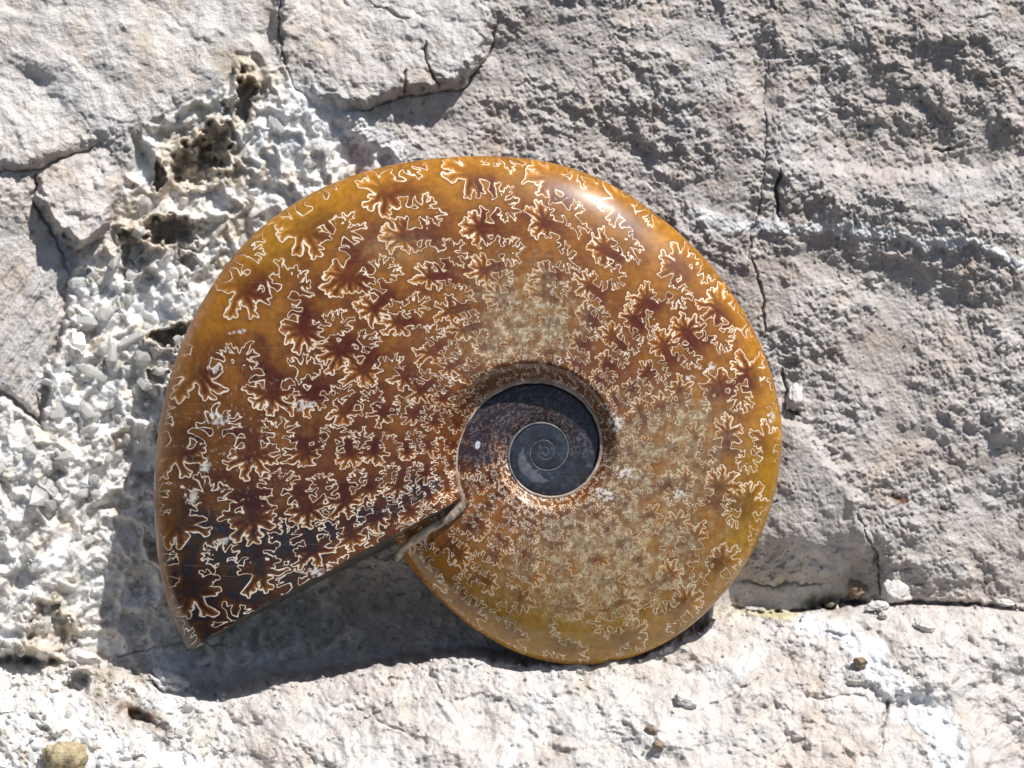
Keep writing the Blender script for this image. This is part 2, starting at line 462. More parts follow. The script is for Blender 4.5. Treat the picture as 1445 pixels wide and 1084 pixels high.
# right end of the ledge drops away steeply
drop = sstep(1350, 1420, XW + 0.35 * (1000 - YW)) * sstep(900, 960, Y)
z_l -= drop * (0.136 * 0.75 * np.maximum(Y - 925, 0) + 1.5) - drop * 0.8 * kn_a
z_l -= 1.9 * sstep(1240, 1256, XW + 0.05 * (Y - 1000)) * (1 - sstep(1320, 1375, XW)) * sstep(965, 1010, YW)
crl = sstep(420, 250, X + 30 * wx1) * sstep(925, 960, Y)
z_l += crl * (0.7 * rid2 + 0.9 * facet + 0.6 * ridge - 0.9)
for (hx0, hy0, rx, ry, rot, dep) in [(108, 965, 15, 20, 15, 5), (196, 1012, 18, 9, 25, 3.5), (60, 1030, 10, 8, 0, 2)]:
    q = -np.log(np.maximum(gauss(XW, YW, hx0, hy0, rx, ry, rot), 1e-12)) * 2
    z_l -= dep * (1 - sstep(0.4, 1.6, q))
above = Y - yl
w = sstep(-16, 5, above) * np.where(X > 980, 0, 1) + sstep(-3, 4, above) * np.where(X > 980, 1, 0)
z = z * (1 - w) + z_l * w
tintw = tintw * (1 - w) + (0.80 - 0.25 * sstep(1230, 1445, X)) * w
crys = crys * (1 - w) + 0.85 * crl * w
mask_lab[above > -8] = 6

# cracks
CRACKS = [([(393, -60), (394, 0), (397, 55), (402, 95), (420, 128), (446, 152)], 1.5, 1.2), ([(704, 24), (692, 75), (652, 128), (570, 137), (522, 153), (482, 160)], 1.5, 1.2),
          ([(572, 96), (571, 135)], 1.8, 1.6), ([(598, 62), (604, 96), (621, 130)], 1.7, 1.6), ([(-60, 240), (0, 240), (50, 238), (95, 222), (140, 203)], 1.6, 1.0),
          ([(48, 238), (53, 292), (74, 332), (102, 392)], 1.8, 1.4), ([(1086, 40), (1076, 165), (1081, 205), (1073, 280), (1060, 346), (1048, 402)], 1.3, 0.8),
          ([(1098, 236), (1095, 282), (1100, 314)], 2.6, 2.6), ([(1210, 720), (1222, 762), (1238, 786), (1243, 853)], 1.5, 1.4), ([(205, 951), (226, 972), (262, 976), (292, 984)], 3.4, 2.5),
          ([(1100, 520), (1112, 572), (1128, 585)], 3.0, 2.2), ([(1254, 982), (1247, 1020), (1242, 1070)], 2.6, 2.4), ([(1042, 820), (1090, 824), (1165, 822)], 1.7, 1.0),
          ([(1036, 856), (1090, 866), (1150, 858), (1200, 852), (1290, 851), (1445, 858), (1560, 862)], 3.6, 3.4), ([(985, 1005), (1030, 985), (1075, 955)], 1.8, 0.8),
          ([(520, 0), (560, 22), (575, 30)], 1.6, 0.8), ([(1060, 360), (1075, 420), (1078, 470)], 1.8, 1.4), ([(1265, 125), (1300, 128)], 1.4, 0.7), ([(1315, 210), (1330, 216), (1345, 208)], 2.4, 1.5),
          ([(150, 930), (210, 915), (260, 905), (340, 912)], 2.2, 1.4), ([(480, 1040), (560, 985), (640, 985)], 1.6, 0.5), ([(1140, 985), (1200, 982), (1222, 985)], 1.6, 0.7)]
for pts, wd, dep in CRACKS:
    x0 = min(p[0] for p in pts) - 60; x1 = max(p[0] for p in pts) + 60; y0 = min(p[1] for p in pts) - 60; y1 = max(p[1] for p in pts) + 60
    j0, j1 = np.searchsorted(gx, [x0, x1]); i0, i1 = np.searchsorted(gy, [y0, y1])
    sl = (slice(i0, i1), slice(j0, j1))
    d, tt = line_dist(X[sl] + 4 * wx1[sl] + 3 * wx2[sl], Y[sl] + 4 * wy1[sl] + 3 * wy2[sl], pts)
    endf = sstep(0, 0.12, tt) * sstep(1.0, 0.86, tt)
    wv = wd * (0.6 + 0.6 * sstep(-0.5, 0.5, wx1[sl])) * (0.3 + 0.7 * endf)
    z[sl] -= dep * np.exp(-(d / wv) ** 2) * (0.35 + 0.65 * endf)
# the deep notch in the crack
z -= 6.5 * gauss(XW, YW, 1172, 852, 26, 7, -4)

# tiny pits
pit = worley(XW / 33, YW / 33, 111)[0]
z -= 0.6 * sstep(0.06, 0.02, pit) * (1 - crys) * (1 - tintw)

# veins of white calcite
VEIN = np.zeros(X.shape)
def vein(pts, w0, w1, amp, lift=0.0):
    global VEIN, z
    d, tt = line_dist(XW, YW, pts)
    wd = w0 + (w1 - w0) * tt
    m = sstep(1.25, 0.55, d / (wd * (1 + 0.45 * wx1 + 0.25 * wx2)))
    VEIN = np.maximum(VEIN, amp * m)
    z += lift * m * (0.6 + 0.8 * kn_b)
vein([(975, 298), (1060, 314), (1110, 322), (1180, 326), (1250, 325), (1290, 341), (1380, 346), (1450, 372), (1560, 400)], 8, 9, 0.85, 0.2)
vein([(1136, 876), (1180, 890), (1232, 921), (1252, 962), (1290, 992), (1330, 1022), (1343, 1060), (1336, 1130)], 17, 23, 1.0, 0.4)
vein([(775, 940), (758, 1000), (722, 1050), (700, 1110)], 10, 12, 0.5, 0.2)
vein([(590, 255), (540, 205), (470, 160), (420, 140)], 22, 26, 0.7, 0.0)
vein([(1000, 960), (1060, 935), (1080, 920)], 18, 10, 0.5, 0.0)

# colours
c_grey = np.array([0.600, 0.553, 0.522]); c_chalk = np.array([0.765, 0.725, 0.69]); c_calc = np.array([0.90, 0.885, 0.865]); c_vein = np.array([0.86, 0.87, 0.88])
tn = (tintw * (0.85 + 0.25 * wx1))[..., None]
C = c_grey * (1 - tn) + c_chalk * tn
warm = sstep(0.1, 0.8, fbm(X / 45, Y / 45, 4, 121))[..., None]
C = C * (1 - 0.11 * warm * np.array([0.3, 0.7, 1.2]))
cr3 = (crys * (0.88 + 0.2 * wx2)).clip(0, 1)[..., None]
och = (sstep(0.15, 0.75, fbm(X / 30, Y / 30, 4, 131)) * 0.85)[..., None]
och = np.maximum(och, (0.8 * sstep(-0.15, 0.5, fbm(X / 75, Y / 75, 3, 181)) * vugz)[..., None])
lowl = (0.65 * sstep(-0.3, 0.4, fbm(X / 55, Y / 55, 4, 186)) * sstep(520, 640, Y))[..., None]
c_calc = c_calc * (1 - lowl) + np.array([0.70, 0.665, 0.625]) * lowl
C = C * (1 - cr3) + (c_calc * (1 - och) + np.array([0.70, 0.62, 0.50]) * och) * cr3
cool = fbm(X / 150 + 7, Y / 110, 4, 191)[..., None]
C = C * (1 + 0.10 * cool * np.array([0.5, 0.9, 1.3])) * (1 + 0.07 * fbm(X / 22, Y / 22, 3, 196)[..., None])
def stain_and_shade(cx, cy, sx, sy, rot, rgb, amp):
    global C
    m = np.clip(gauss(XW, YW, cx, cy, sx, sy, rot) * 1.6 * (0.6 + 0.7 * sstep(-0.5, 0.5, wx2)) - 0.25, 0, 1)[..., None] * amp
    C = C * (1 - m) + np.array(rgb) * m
stain_and_shade(935, 312, 14, 8, 15, (0.10, 0.06, 0.04), 0.9)
stain_and_shade(512, 228, 16, 22, 10, (0.60, 0.36, 0.34), 0.55)
stain_and_shade(1085, 866, 34, 5, 4, (0.66, 0.58, 0.26), 0.7)
stain_and_shade(1030, 862, 22, 10, 0, (0.78, 0.74, 0.62), 0.6)
stain_and_shade(195, 1008, 34, 11, 28, (0.24, 0.15, 0.09), 0.85)
stain_and_shade(330, 90, 20, 14, 30, (0.55, 0.45, 0.30), 0.5)
stain_and_shade(355, 120, 22, 9, 25, (0.60, 0.52, 0.36), 0.5)
stain_and_shade(150, 960, 12, 22, 10, (0.50, 0.42, 0.28), 0.6)
stain_and_shade(430, 865, 150, 50, 0, (0.34, 0.32, 0.31), 0.75)  # shade under the shell's open end painted into the rock, plus some dirt
stain_and_shade(1160, 850, 26, 6, 0, (0.25, 0.23, 0.12), 0.7)
stain_and_shade(1230, 800, 5, 7, 0, (0.30, 0.16, 0.08), 0.7)
stain_and_shade(1272, 704, 10, 4, 10, (0.22, 0.10, 0.06), 0.9)
stain_and_shade(1330, 718, 5, 4, 10, (0.12, 0.08, 0.06), 0.9)
for (hx0, hy0, rx, ry, rot, dep) in HOLES[:7]:
    stain_and_shade(hx0, hy0, rx * 1.5, ry * 1.5, rot, (0.52, 0.44, 0.33), 0.7)
speck = sstep(0.05, 0.03, worley(XW / 58, YW / 58, 141)[0])[..., None] * 0.6
C = C * (1 - speck) + np.array([0.15, 0.11, 0.09]) * speck
C = C * (1 - VEIN[..., None]) + c_vein * VEIN[..., None]
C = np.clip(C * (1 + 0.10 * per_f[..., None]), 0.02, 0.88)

PT = P(X, Y, z)
gu = np.gradient(PT, axis=1); gv = np.gradient(PT, axis=0)
NRM = -np.cross(gu, gv); NRM /= np.linalg.norm(NRM, axis=-1, keepdims=True) + 1e-20

def field_at(px, py):
    j = np.clip(np.searchsorted(gx, px), 0, NX - 1); i = np.clip(np.searchsorted(gy, py), 0, NY - 1)
    return z[i, j], NRM[i, j], i, j

quads = grid_quads(NY, NX)[:, ::-1]
lab_f = mask_lab[:-1, :-1].ravel()
V_all = PT.reshape(-1, 3); C_all = C.reshape(-1, 3); N_all = NRM.reshape(-1, 3)
def piece(label, name, mat, parent=None):
    q = quads[lab_f == label]
    idx, inv = np.unique(q, return_inverse=True)
    me = mesh_from(name, V_all[idx], inv.reshape(-1, 4), mat, {'Col': C_all[idx]}, N_all[idx])
    return link(name, me, parent, top=parent is None)
rock_face = tag(piece(0, 'rock_face', M_ROCK), 'rough pale grey limestone face behind the polished fossil shell', 'rock', kind='structure')
for lb, tx in ((1, 'smooth chalky white rock block'), (2, 'pale cracked block edged by a dark crack'), (4, 'small squarish broken block'), (5, 'block with slanting scratch-like grooves')):
    b_ = piece(lb, 'rock_block', M_ROCK, rock_face); b_['label'] = tx
crust = piece(3, 'calcite_crust', M_CRUST, rock_face); crust['label'] = 'white crystalline crust with dark hollows'
ledge = tag(piece(6, 'rock_ledge', M_ROCK), 'sunlit pale limestone ledge carrying the polished fossil shell', 'rock', kind='structure')

# ------------------------------------------------------------------ calcite crystals
rng = np.random.default_rng(5)
def crystal_verts(r):
    n = 6
    a = np.arange(n) * 2 * math.pi / n + r.uniform(-0.18, 0.18, n)
    ra = r.uniform(0.75, 1.1, n)
    fl_ = r.uniform(0.45, 1.0)
    base = np.stack([np.cos(a) * ra * 0.8, np.sin(a) * ra * fl_ * 0.8, np.full(n, -0.8)], 1)
    top = np.stack([np.cos(a) * ra, np.sin(a) * ra * fl_, r.uniform(0.7, 1.3, n)], 1)
    tip = np.array([[r.uniform(-0.3, 0.3), r.uniform(-0.2, 0.2), r.uniform(1.4, 2.1)]])
    return np.concatenate([base, top, tip])
CRY_F = [(i, (i + 1) % 6, 6 + (i + 1) % 6) for i in range(6)] + [(i, 6 + (i + 1) % 6, 6 + i) for i in range(6)] + [(6 + i, 6 + (i + 1) % 6, 12) for i in range(6)]
CRY_F = np.array(CRY_F)
variants = [crystal_verts(rng) for _ in range(14)]
var_me = []
for v_ in variants:
    me = mesh_from('crystal', v_ * 0.001, CRY_F, M_CRYSTAL, smooth=False)
    var_me.append(me)
# candidate spots
cand = []
tries = 0
while len(cand) < 1150 and tries < 90000:
    tries += 1
    px = rng.uniform(-25, 560); py = rng.uniform(70, 1100)
    zz, nn, i, j = field_at(px, py)
    if rng.uniform() > crys[i, j] ** 1.5 or crys[i, j] < 0.55:
        continue
    if rng.uniform() < 0.80 * vugz[i, j] or z[i, j] < z[max(i - 20, 0):i + 20, max(j - 20, 0):j + 20].mean() - 2.0:
        continue
    clump = 0.5 + 0.9 * wx1[i, j]
    if rng.uniform() > clump + 0.25:
        continue
    size = float(np.exp(rng.normal(-0.45, 0.62))) * (1.15 if 340 < py < 800 and px < 260 else 0.8)
    if py > 925:
        size *= 0.75
    # keep clear of the shell's own place
    size *= 0.72 if (py > 600 or px < 50) else 1.0
    cand.append((min(size, 1.6), px, py, zz, nn, int(rng.integers(0, 14)), rng.uniform(0, 6.283), rng.normal(0, 0.55, 3), rng.uniform(0.7, 1.7)))
BIG = [(3.2, 105, 470), (2.6, 88, 575), (2.4, 130, 590), (2.8, 60, 690), (2.6, 72, 715), (2.4, 205, 500), (2.4, 150, 440), (2.0, 175, 620), (2.2, 160, 650)]
for (s_, px, py) in BIG:
    s_ *= 0.78
    zz, nn, i, j = field_at(px, py)
    cand.append((s_, px, py, zz, nn, int(rng.integers(0, 14)), rng.uniform(0, 6.283), rng.normal(0, 0.4, 3), rng.uniform(0.9, 1.5)))
cand.sort(key=lambda c: -c[0])
def basis(nn, spin, jit):
    zax = Vector(nn + jit * 1.3); zax.normalize()
    q = zax.to_track_quat('Z', 'Y').to_matrix()
    return q @ Matrix.Rotation(spin, 3, 'Z')
vis = [c for c in cand if 0 < c[1] < 460 and 0 < c[2] < 1084]
top300 = vis[:290]
ids = set(id(c) for c in top300)
for c in top300:
    s_, px, py, zz, nn, vi, sp, jt, st = c
    o = link('crystal', var_me[vi], crust)
    R = basis(nn, sp, jt).to_4x4()
    o.matrix_local = Matrix.Translation(Vector(P(px, py, zz - 0.5 * s_))) @ R @ Matrix.Diagonal((s_, s_, s_ * st, 1))
rest = [c for c in cand if id(c) not in ids]
sv, sf = [], []
for c in rest:
    s_, px, py, zz, nn, vi, sp, jt, st = c
    R = np.array(basis(nn, sp, jt))
    v_ = (variants[vi] * np.array([s_, s_, s_ * st])) @ R.T * 0.001 + P(px, py, zz - 0.5 * s_)
    sf.append(CRY_F + len(sv) * 13); sv.append(v_)
dr = link('crystal_druse', mesh_from('crystal_druse', np.concatenate(sv), np.concatenate(sf), M_CRYSTAL, smooth=False), rock_face)
dr['kind'] = 'stuff'; dr['label'] = 'tiny white crystals coating the crust'

# ------------------------------------------------------------------ loose stones
M_ST = [noise_material('stone_pale', (0.58, 0.54, 0.51), (0.80, 0.76, 0.73), 900, 0.95, 0.0005),
        noise_material('stone_brown', (0.22, 0.15, 0.10), (0.42, 0.32, 0.23), 600, 0.95, 0.0004),
        noise_material('stone_ochre', (0.34, 0.25, 0.12), (0.70, 0.60, 0.40), 900, 0.95, 0.0008),
        noise_material('stone_translucent', (0.60, 0.56, 0.52), (0.78, 0.76, 0.73), 500, 0.35, 0.0003)]
def lump(seed, ang=0.0):
    import bmesh
    bm = bmesh.new(); bmesh.ops.create_icosphere(bm, subdivisions=4, radius=1.0)
    r = np.random.default_rng(seed)
    cuts = [(Vector(r.normal(0, 1, 3)).normalized(), r.uniform(0.55, 0.85)) for _ in range(9)]
    co = np.array([v.co[:] for v in bm.verts])
    n1 = fbm(co[:, 0] * 1.6 + seed, co[:, 1] * 1.6 + co[:, 2] * 1.3, 4, seed)
    n2 = fbm(co[:, 0] * 5 + co[:, 2] * 3 + seed, co[:, 1] * 5 + co[:, 2] * 3, 3, seed + 5)
    for v, a, b in zip(bm.verts, n1, n2):
        p = v.co.copy()
        for n_, d_ in cuts:
            e = p.dot(n_) - d_
            if e > 0:
                p -= n_ * e * 0.9
        v.co = p * (1 + 0.22 * a + 0.10 * b)
    me = bpy.data.meshes.new('stone'); bm.to_mesh(me); bm.free()
    me.polygons.foreach_set('use_smooth', np.ones(len(me.polygons), bool))
    return me
STONES = [  # px, py, half width, half height, rotation, material, embed, label
    (1264, 838, 19, 17, 0, 0, 0.25, 'largest pale rounded stone lodged in the crack above the ledge'),
    (1212, 832, 20, 13, -25, 1, 0.35, 'brownish tilted stone wedged in the crack beside the largest pale stone'),
    (1238, 856, 14, 7, -8, 0, 0.1, 'flat pale chip lying below the brownish stone in the crack'),
    (1348, 852, 5, 4, 0, 0, 0.1, 'tiny pale pebble alone on the crack lip past the large pebbles'),
    (1420, 851, 13, 6, 3, 3, 0.2, 'smooth greyish oval pebble sitting in the crack'),
    (1348, 872, 1, 1, 0, 0, 0.3, ''),
    (1215, 934, 9, 8, 8, 1, -0.1, 'little brown cube-like stone beside the white vein on the ledge'),
    (1304, 882, 13, 8, 15, 0, 0.0, 'small angular chip casting a dark shadow on the ledge below the crack'),
    (92, 1068, 27, 23, 10, 2, 0.3, 'ochre crumbly stone among white crystals on the ledge'),
    (1122, 560, 11, 16, 10, 0, 0.25, 'small pale lump beside the right rim of the fossil shell'),
    (966, 990, 15, 9, 20, 0, 0.15, 'small grey flake on the open ledge below the fossil shell'),
    (919, 1031, 8, 6, 10, 1, 0.2, 'tiny rounded brown pebble on the ledge above a darker seed-shaped one'),
    (929, 1053, 9, 5, 45, 1, 0.1, 'tiny dark brown seed-shaped pebble on the ledge'),
    (242, 958, 23, 11, 22, 3, 0.1, 'oblong white fragment lying over the short crack on the ledge'),
    (120, 930, 24, 12, 12, 3, 0.15, 'knobbly white fragment bridging the small hollow in the ledge'),
    (1248, 868, 6, 5, 0, 0, 0.1, 'small pale crumb just below the crack stones'),
]
for k, (px, py, a, b, rot, mi, emb, lab) in enumerate(STONES):
    if not lab:
        continue
    zz, nn, i, j = field_at(px, py)
    me = lump(300 + k); me.materials.append(M_ST[mi])
    c_ = (a + b) * 0.5 * 0.95 * K
    me.transform(Matrix.Diagonal((a * K * 0.0012, b * K * 0.0012, c_ * 0.0012, 1)))
    o = link('stone', me)
    loc = FR @ Vector(P(px, py, zz + c_ * (0.62 - emb)))
    R = FR @ Matrix.Rotation(math.radians(-rot), 3, 'Z')
    o.matrix_world = Matrix.Translation(loc) @ R.to_4x4()
    tag(o, lab, 'stone', 'loose stones on the rock')

# grit gathered in the crack, at the foot of the shell and on the ledge
gr = np.random.default_rng(12)
gv, gf = [], []
ico = np.array([(1, 0, 0), (-1, 0, 0), (0, 1, 0), (0, -1, 0), (0, 0, 1), (0, 0, -1)], float)
icf = np.array([(0, 2, 4), (2, 1, 4), (1, 3, 4), (3, 0, 4), (2, 0, 5), (1, 2, 5), (3, 1, 5), (0, 3, 5)])
for n_ in range(620):
    px = gr.uniform(20, 1440)
    y0 = float(np.interp(px, LX, LY))
    py = y0 + (abs(gr.normal(0, 16)) if gr.uniform() < 0.72 else gr.uniform(0, 190)) - 3
    if py > 1080: continue
    zz, nn, i, j = field_at(px, py)
    sz_ = min(float(np.exp(gr.normal(-1.35, 0.5))), 0.75)
    R = np.array(basis(nn, gr.uniform(0, 6.28), gr.normal(0, 0.8, 3)))
    v_ = (ico * gr.uniform(0.6, 1.2, (6, 1)) * np.array([1, 0.8, 0.6]) * sz_) @ R.T * 0.001 + P(px, py, zz + 0.25 * sz_)
    gf.append(icf + len(gv) * 6); gv.append(v_)
go = link('grit', mesh_from('grit', np.concatenate(gv), np.concatenate(gf), M_ST[0], smooth=False), ledge)
go['kind'] = 'stuff'; go['label'] = 'fine pale grit scattered on the ledge'

# ------------------------------------------------------------------ the ammonite
CX, CY = 769.0, 638.0
OUT = [(262, 916), (239, 862), (226, 810), (219, 750), (217, 700), (221, 630), (234, 552), (262, 472), (300, 402), (350, 337), (410, 290), (470, 258), (540, 236), (620, 224),
       (700, 221), (780, 230), (850, 254), (920, 299), (980, 350), (1030, 410), (1070, 480), (1095, 550), (1104, 612), (1100, 660), (1085, 725), (1055, 792), (1010, 850),
       (955, 898), (900, 925), (850, 937), (800, 938), (740, 925), (690, 900), (640, 864), (600, 823), (568, 785)]
ph, rr_ = [], []
for (x, y) in OUT:
    a = math.degrees(math.atan2(CY - y, x - CX))
    f = (211 - a) % 360
    if not ph and f > 300:
        f -= 360
    if ph and f < ph[-1] - 180:
        f += 360
    ph.append(f); rr_.append(math.hypot(x - CX, y - CY))
ph = np.array(ph); rr_ = np.array(rr_)
_pf = np.arange(-40, 2400, 0.5)
_rf = np.interp(_pf, ph, rr_)
_rf = np.where(_pf > ph[-1], rr_[-1] * np.exp(-(_pf - ph[-1]) / 360 * math.log(2.5)), _rf)
_rf = np.where(_pf < ph[0], rr_[0] * np.exp((ph[0] - _pf) / 360 * 0.2), _rf)
kern = np.exp(-0.5 * (np.arange(-16, 17) / 6.0) ** 2); kern /= kern.sum()
_rs = np.convolve(np.pad(_rf, 16, mode='edge'), kern, 'valid')
def R_out(f): return np.interp(f, _pf, _rs)
def R_in(f): return 134.0 * np.exp(-np.asarray(f, float) / 360 * math.log(2.45))
def Thick(f):
    r = R_out(f)
    r4 = R_out(400.0)
    return 12.4 * (np.maximum(r, r4) / 575.0) ** 0.62 * np.minimum(r / r4, 1.0) ** 0.10
def prof(u): return np.maximum(1 - np.clip(u, 0, 1) ** 2.9, 0) ** 0.6
def z_front(f, u):
    T = Thick(f)
    zin = Thick(f + 360) * 0.93 - 0.25
    s = sstep(-0.02, 0.10, u)
    zz = zin * (1 - s) + T * prof(u) * s
    fl_ = sstep(395, 470, np.asarray(f, float))
    R0 = R_in(f)
    wv = (np.asarray(u) * (R_out(f) - R0)) / (1.45 * R0)
    dome = 0.60 * np.minimum(R0 / 49.0, 1.0) * np.sin(math.pi * np.clip(wv, 0, 1)) - 1.5 * np.maximum(wv - 1, 0)
    return zz * (1 - fl_) + (5.0 + dome) * fl_
def pos(f, r):
    a = np.radians(211 - np.asarray(f, float))
    return CX + r * np.cos(a), CY - r * np.sin(a)

# suture curves in (phi, ln r) space: rounded folds point to the aperture, pointed ones backwards
SUT = [-5, 3, 12.5, 23, 35, 48, 62.5, 78, 94, 110, 126.5, 143, 160, 177, 194, 211.5, 229, 246, 263, 280, 297, 314, 331, 348, 366, 384, 404, 424, 446, 470, 495, 520, 545, 570]
def smooth1(a, n):
    k_ = np.hanning(n + 2)[1:-1]; k_ /= k_.sum()
    return np.convolve(np.pad(a, n // 2, mode='edge'), k_, 'valid')[:len(a)]
def fan_caps(v0, h0, sgn, sz, r):
    """one leaf-shaped fold as tapered capsules (va, ha, vb, hb, ra, rb); sgn +1 rounded and forward, -1 pointed and backward"""
    caps = []
    def cap(p, ang, ln, ra, rb):
        q = (p[0] + math.sin(ang) * ln, p[1] + sgn * math.cos(ang) * ln)
        caps.append((p[0], p[1], q[0], q[1], ra, rb)); return q
    D2 = math.radians
    lean = r.normal(0, 0.20)
    U_ = r.uniform
    if sgn > 0:
        st = (v0, h0 - 0.085)
        c = cap(st, lean, 0.105 * sz * U_(0.85, 1.15), 0.024 * sz, 0.030 * sz)
        n, half, base, r0, r1, t0, t1 = 6, 110, 0.078, 0.0172, 0.0128, 0.0098, 0.0070
    else:
        st = (v0, h0 + 0.075)
        c = cap(st, lean, 0.095 * sz * U_(0.85, 1.15), 0.017 * sz, 0.022 * sz)
        n, half, base, r0, r1, t0, t1 = 6, 90, 0.084, 0.0142, 0.0075, 0.0082, 0.0042
    n += int(r.integers(-1, 2))
    for i in range(n):
        a0 = -half + 2 * half * i / (n - 1)
        an = lean + D2(a0 + U_(-10, 10))
        ln = base * sz * (1 - 0.20 * abs(a0) / half) * U_(0.74, 1.18)
        e = cap(c, an, ln, r0 * sz, r1 * sz)
        for q in (-1, 1):
            if U_() < 0.85:
                cap(e, an + q * D2(U_(20, 42)), 0.021 * sz * U_(0.6, 1.3), t0 * sz, t1 * sz)
            for tt in (0.48, 0.78):
                if U_() < 0.5:
                    m = (c[0] + (e[0] - c[0]) * tt, c[1] + (e[1] - c[1]) * tt)
                    cap(m, an + q * D2(U_(40, 62)), 0.025 * sz * U_(0.6, 1.2), t0 * sz, t1 * sz)
    for q in (-1, 1):
        m = (st[0] + (c[0] - st[0]) * 0.32, st[1] + (c[1] - st[1]) * 0.32)
        e = cap(m, lean + q * D2(U_(70, 105)), 0.050 * sz * U_(0.6, 1.2), 0.013 * sz, 0.008 * sz)
        cap(e, lean + q * D2(U_(20, 70)), 0.020 * sz, t0 * sz, t1 * sz)
    return caps
def suture_fields(F, U):
    """for every vertex: signed mm to the nearest even and odd suture (minus = behind it) and the tone weights beside them"""
    fa = F[:, -1]
    Rr = R_in(F) + (R_out(F) - R_in(F)) * U
    Vv = np.log(R_out(F) / Rr)
    mm = Rr * K
    lsc = np.clip(Rr / 380, 0.25, 1.3)
    sh = F.shape
    out = [np.full(sh, 9.0), np.full(sh, 9.0)]
    w_red = np.zeros(sh); w_drk = np.zeros(sh); w_glow = np.zeros(sh); tip = np.zeros(sh); best = np.full(sh, 99.0); w_edge = np.zeros(sh)
    tr = np.random.default_rng(77)
    v_sad = 0.105 + np.concatenate([[0], (0.190 * tr.uniform(0.90, 1.12, 15)).cumsum()])
    prev = None
    for k in range(len(SUT) - 1, -1, -1):
        f0 = SUT[k]
        S = math.radians(max((SUT[k + 1] - f0) if k + 1 < len(SUT) else 24, 13.5))
        sc = S / 0.300
        i0, i1 = np.searchsorted(fa, [f0 - 1.9 * math.degrees(S) - 4, f0 + 1.9 * math.degrees(S) + 4])
        if i1 - i0 < 4:
            prev = None; continue
        r = np.random.default_rng(900 + k)
        V = Vv[i0:i1]
        H = np.radians(f0 - F[i0:i1]) / sc - 0.05 * np.sin(V * 2.2 + 0.4)
        wa = perlin(V * 34 + k * 3.1, H * 34, 501); wb = perlin(V * 34 + k * 3.1 + 50, H * 34, 502)
        H = H + 0.0075 * wa; V = V + 0.0075 * wb
        g = H + 0.006 + 0.020 * np.abs(np.sin(V * 70 + k + 1.5 * np.sin(V * 17 + 2 * k)))
        vm = Vv[(i0 + i1) // 2][::-1]
        n = V.shape[1]
        hrow = np.radians(f0 - fa[i0:i1]) / sc
        def apply(caps, sign):
            for (va, ha, vb, hb, ra, rb) in caps:
                mg = 0.060
                c0 = max(n - np.searchsorted(vm, max(va, vb) + mg) - 1, 0); c1 = min(n - np.searchsorted(vm, min(va, vb) - mg) + 1, n)
                if c1 - c0 < 2: continue
                q = np.nonzero((hrow > min(ha, hb) - mg - 0.07) & (hrow < max(ha, hb) + mg + 0.07))[0]
                if len(q) < 2: continue
                sl = (slice(q[0], q[-1] + 1), slice(c0, c1))
                wv = V[sl] - va; wh = H[sl] - ha; ev = vb - va; eh = hb - ha
                t = np.clip((wv * ev + wh * eh) / (ev * ev + eh * eh + 1e-12), 0, 1)
                d = np.sqrt((wv - ev * t) ** 2 + (wh - eh * t) ** 2) - (ra + (rb - ra) * t)
                g[sl] = np.minimum(g[sl], d) if sign > 0 else np.maximum(g[sl], -d)
        vs_ = v_sad + r.normal(0, 0.016, len(v_sad)) - 0.03
        vmax_ = V.max()
        for i in range(-1, len(vs_) - 1):
            vg = (vs_[i] + vs_[i + 1]) / 2 if i >= 0 else vs_[0] - 0.098
            if vg - 0.15 < vmax_:
                apply(fan_caps(vg, -0.045 + r.normal(0, 0.016), -1, r.uniform(0.74, 0.94), r), -1)
        for i in range(len(vs_) - 1):
            if vs_[i] - 0.15 < vmax_:
                apply(fan_caps(vs_[i], 0.030 + r.normal(0, 0.018), 1, r.uniform(0.92, 1.14), r), 1)
        if prev is not None:
            j0, j1, gp = prev
            a0, a1 = max(i0, j0), min(i1, j1)
            if a1 > a0:
                g[a0 - i0:a1 - i0] = np.minimum(g[a0 - i0:a1 - i0], gp[a0 - j0:a1 - j0] - 0.011)
        prev = (i0, i1, g)
        ok = np.abs(H) < 0.46
        sl = slice(i0, i1)
        L_ = lsc[sl]
        dm = np.where(ok, np.abs(g) * mm[sl], 9.0)
        inn = g < 0
        hrel = sstep(0.0, 0.12, H)
        w_red[sl] = np.maximum(w_red[sl], np.where(inn, sstep(3.6, 0.9, dm / L_) * (0.40 + 0.60 * sstep(-0.09, -0.01, H)), 0) * ok)
        w_drk[sl] = np.maximum(w_drk[sl], np.where(inn, 0, np.exp(-dm / (0.5 * L_)) * 0.6) * ok)
        w_glow[sl] = np.maximum(w_glow[sl], np.where(inn, np.exp(-(dm / (0.34 * L_)) ** 1.4) * (0.06 + 0.94 * hrel), 0) * ok)
        w_edge[sl] = np.maximum(w_edge[sl], np.where(inn, np.exp(-(dm / (0.20 * L_)) ** 2) * (0.2 + 0.8 * hrel), 0) * ok)
        tip[sl] = np.where(dm < best[sl], hrel, tip[sl]); best[sl] = np.minimum(best[sl], dm)
        o_ = out[k % 2]
        o_[sl] = np.where(dm < np.abs(o_[sl]), np.where(inn, -dm, dm), o_[sl])
    return out[0], out[1], w_red, w_drk, w_glow, tip, lsc, w_edge

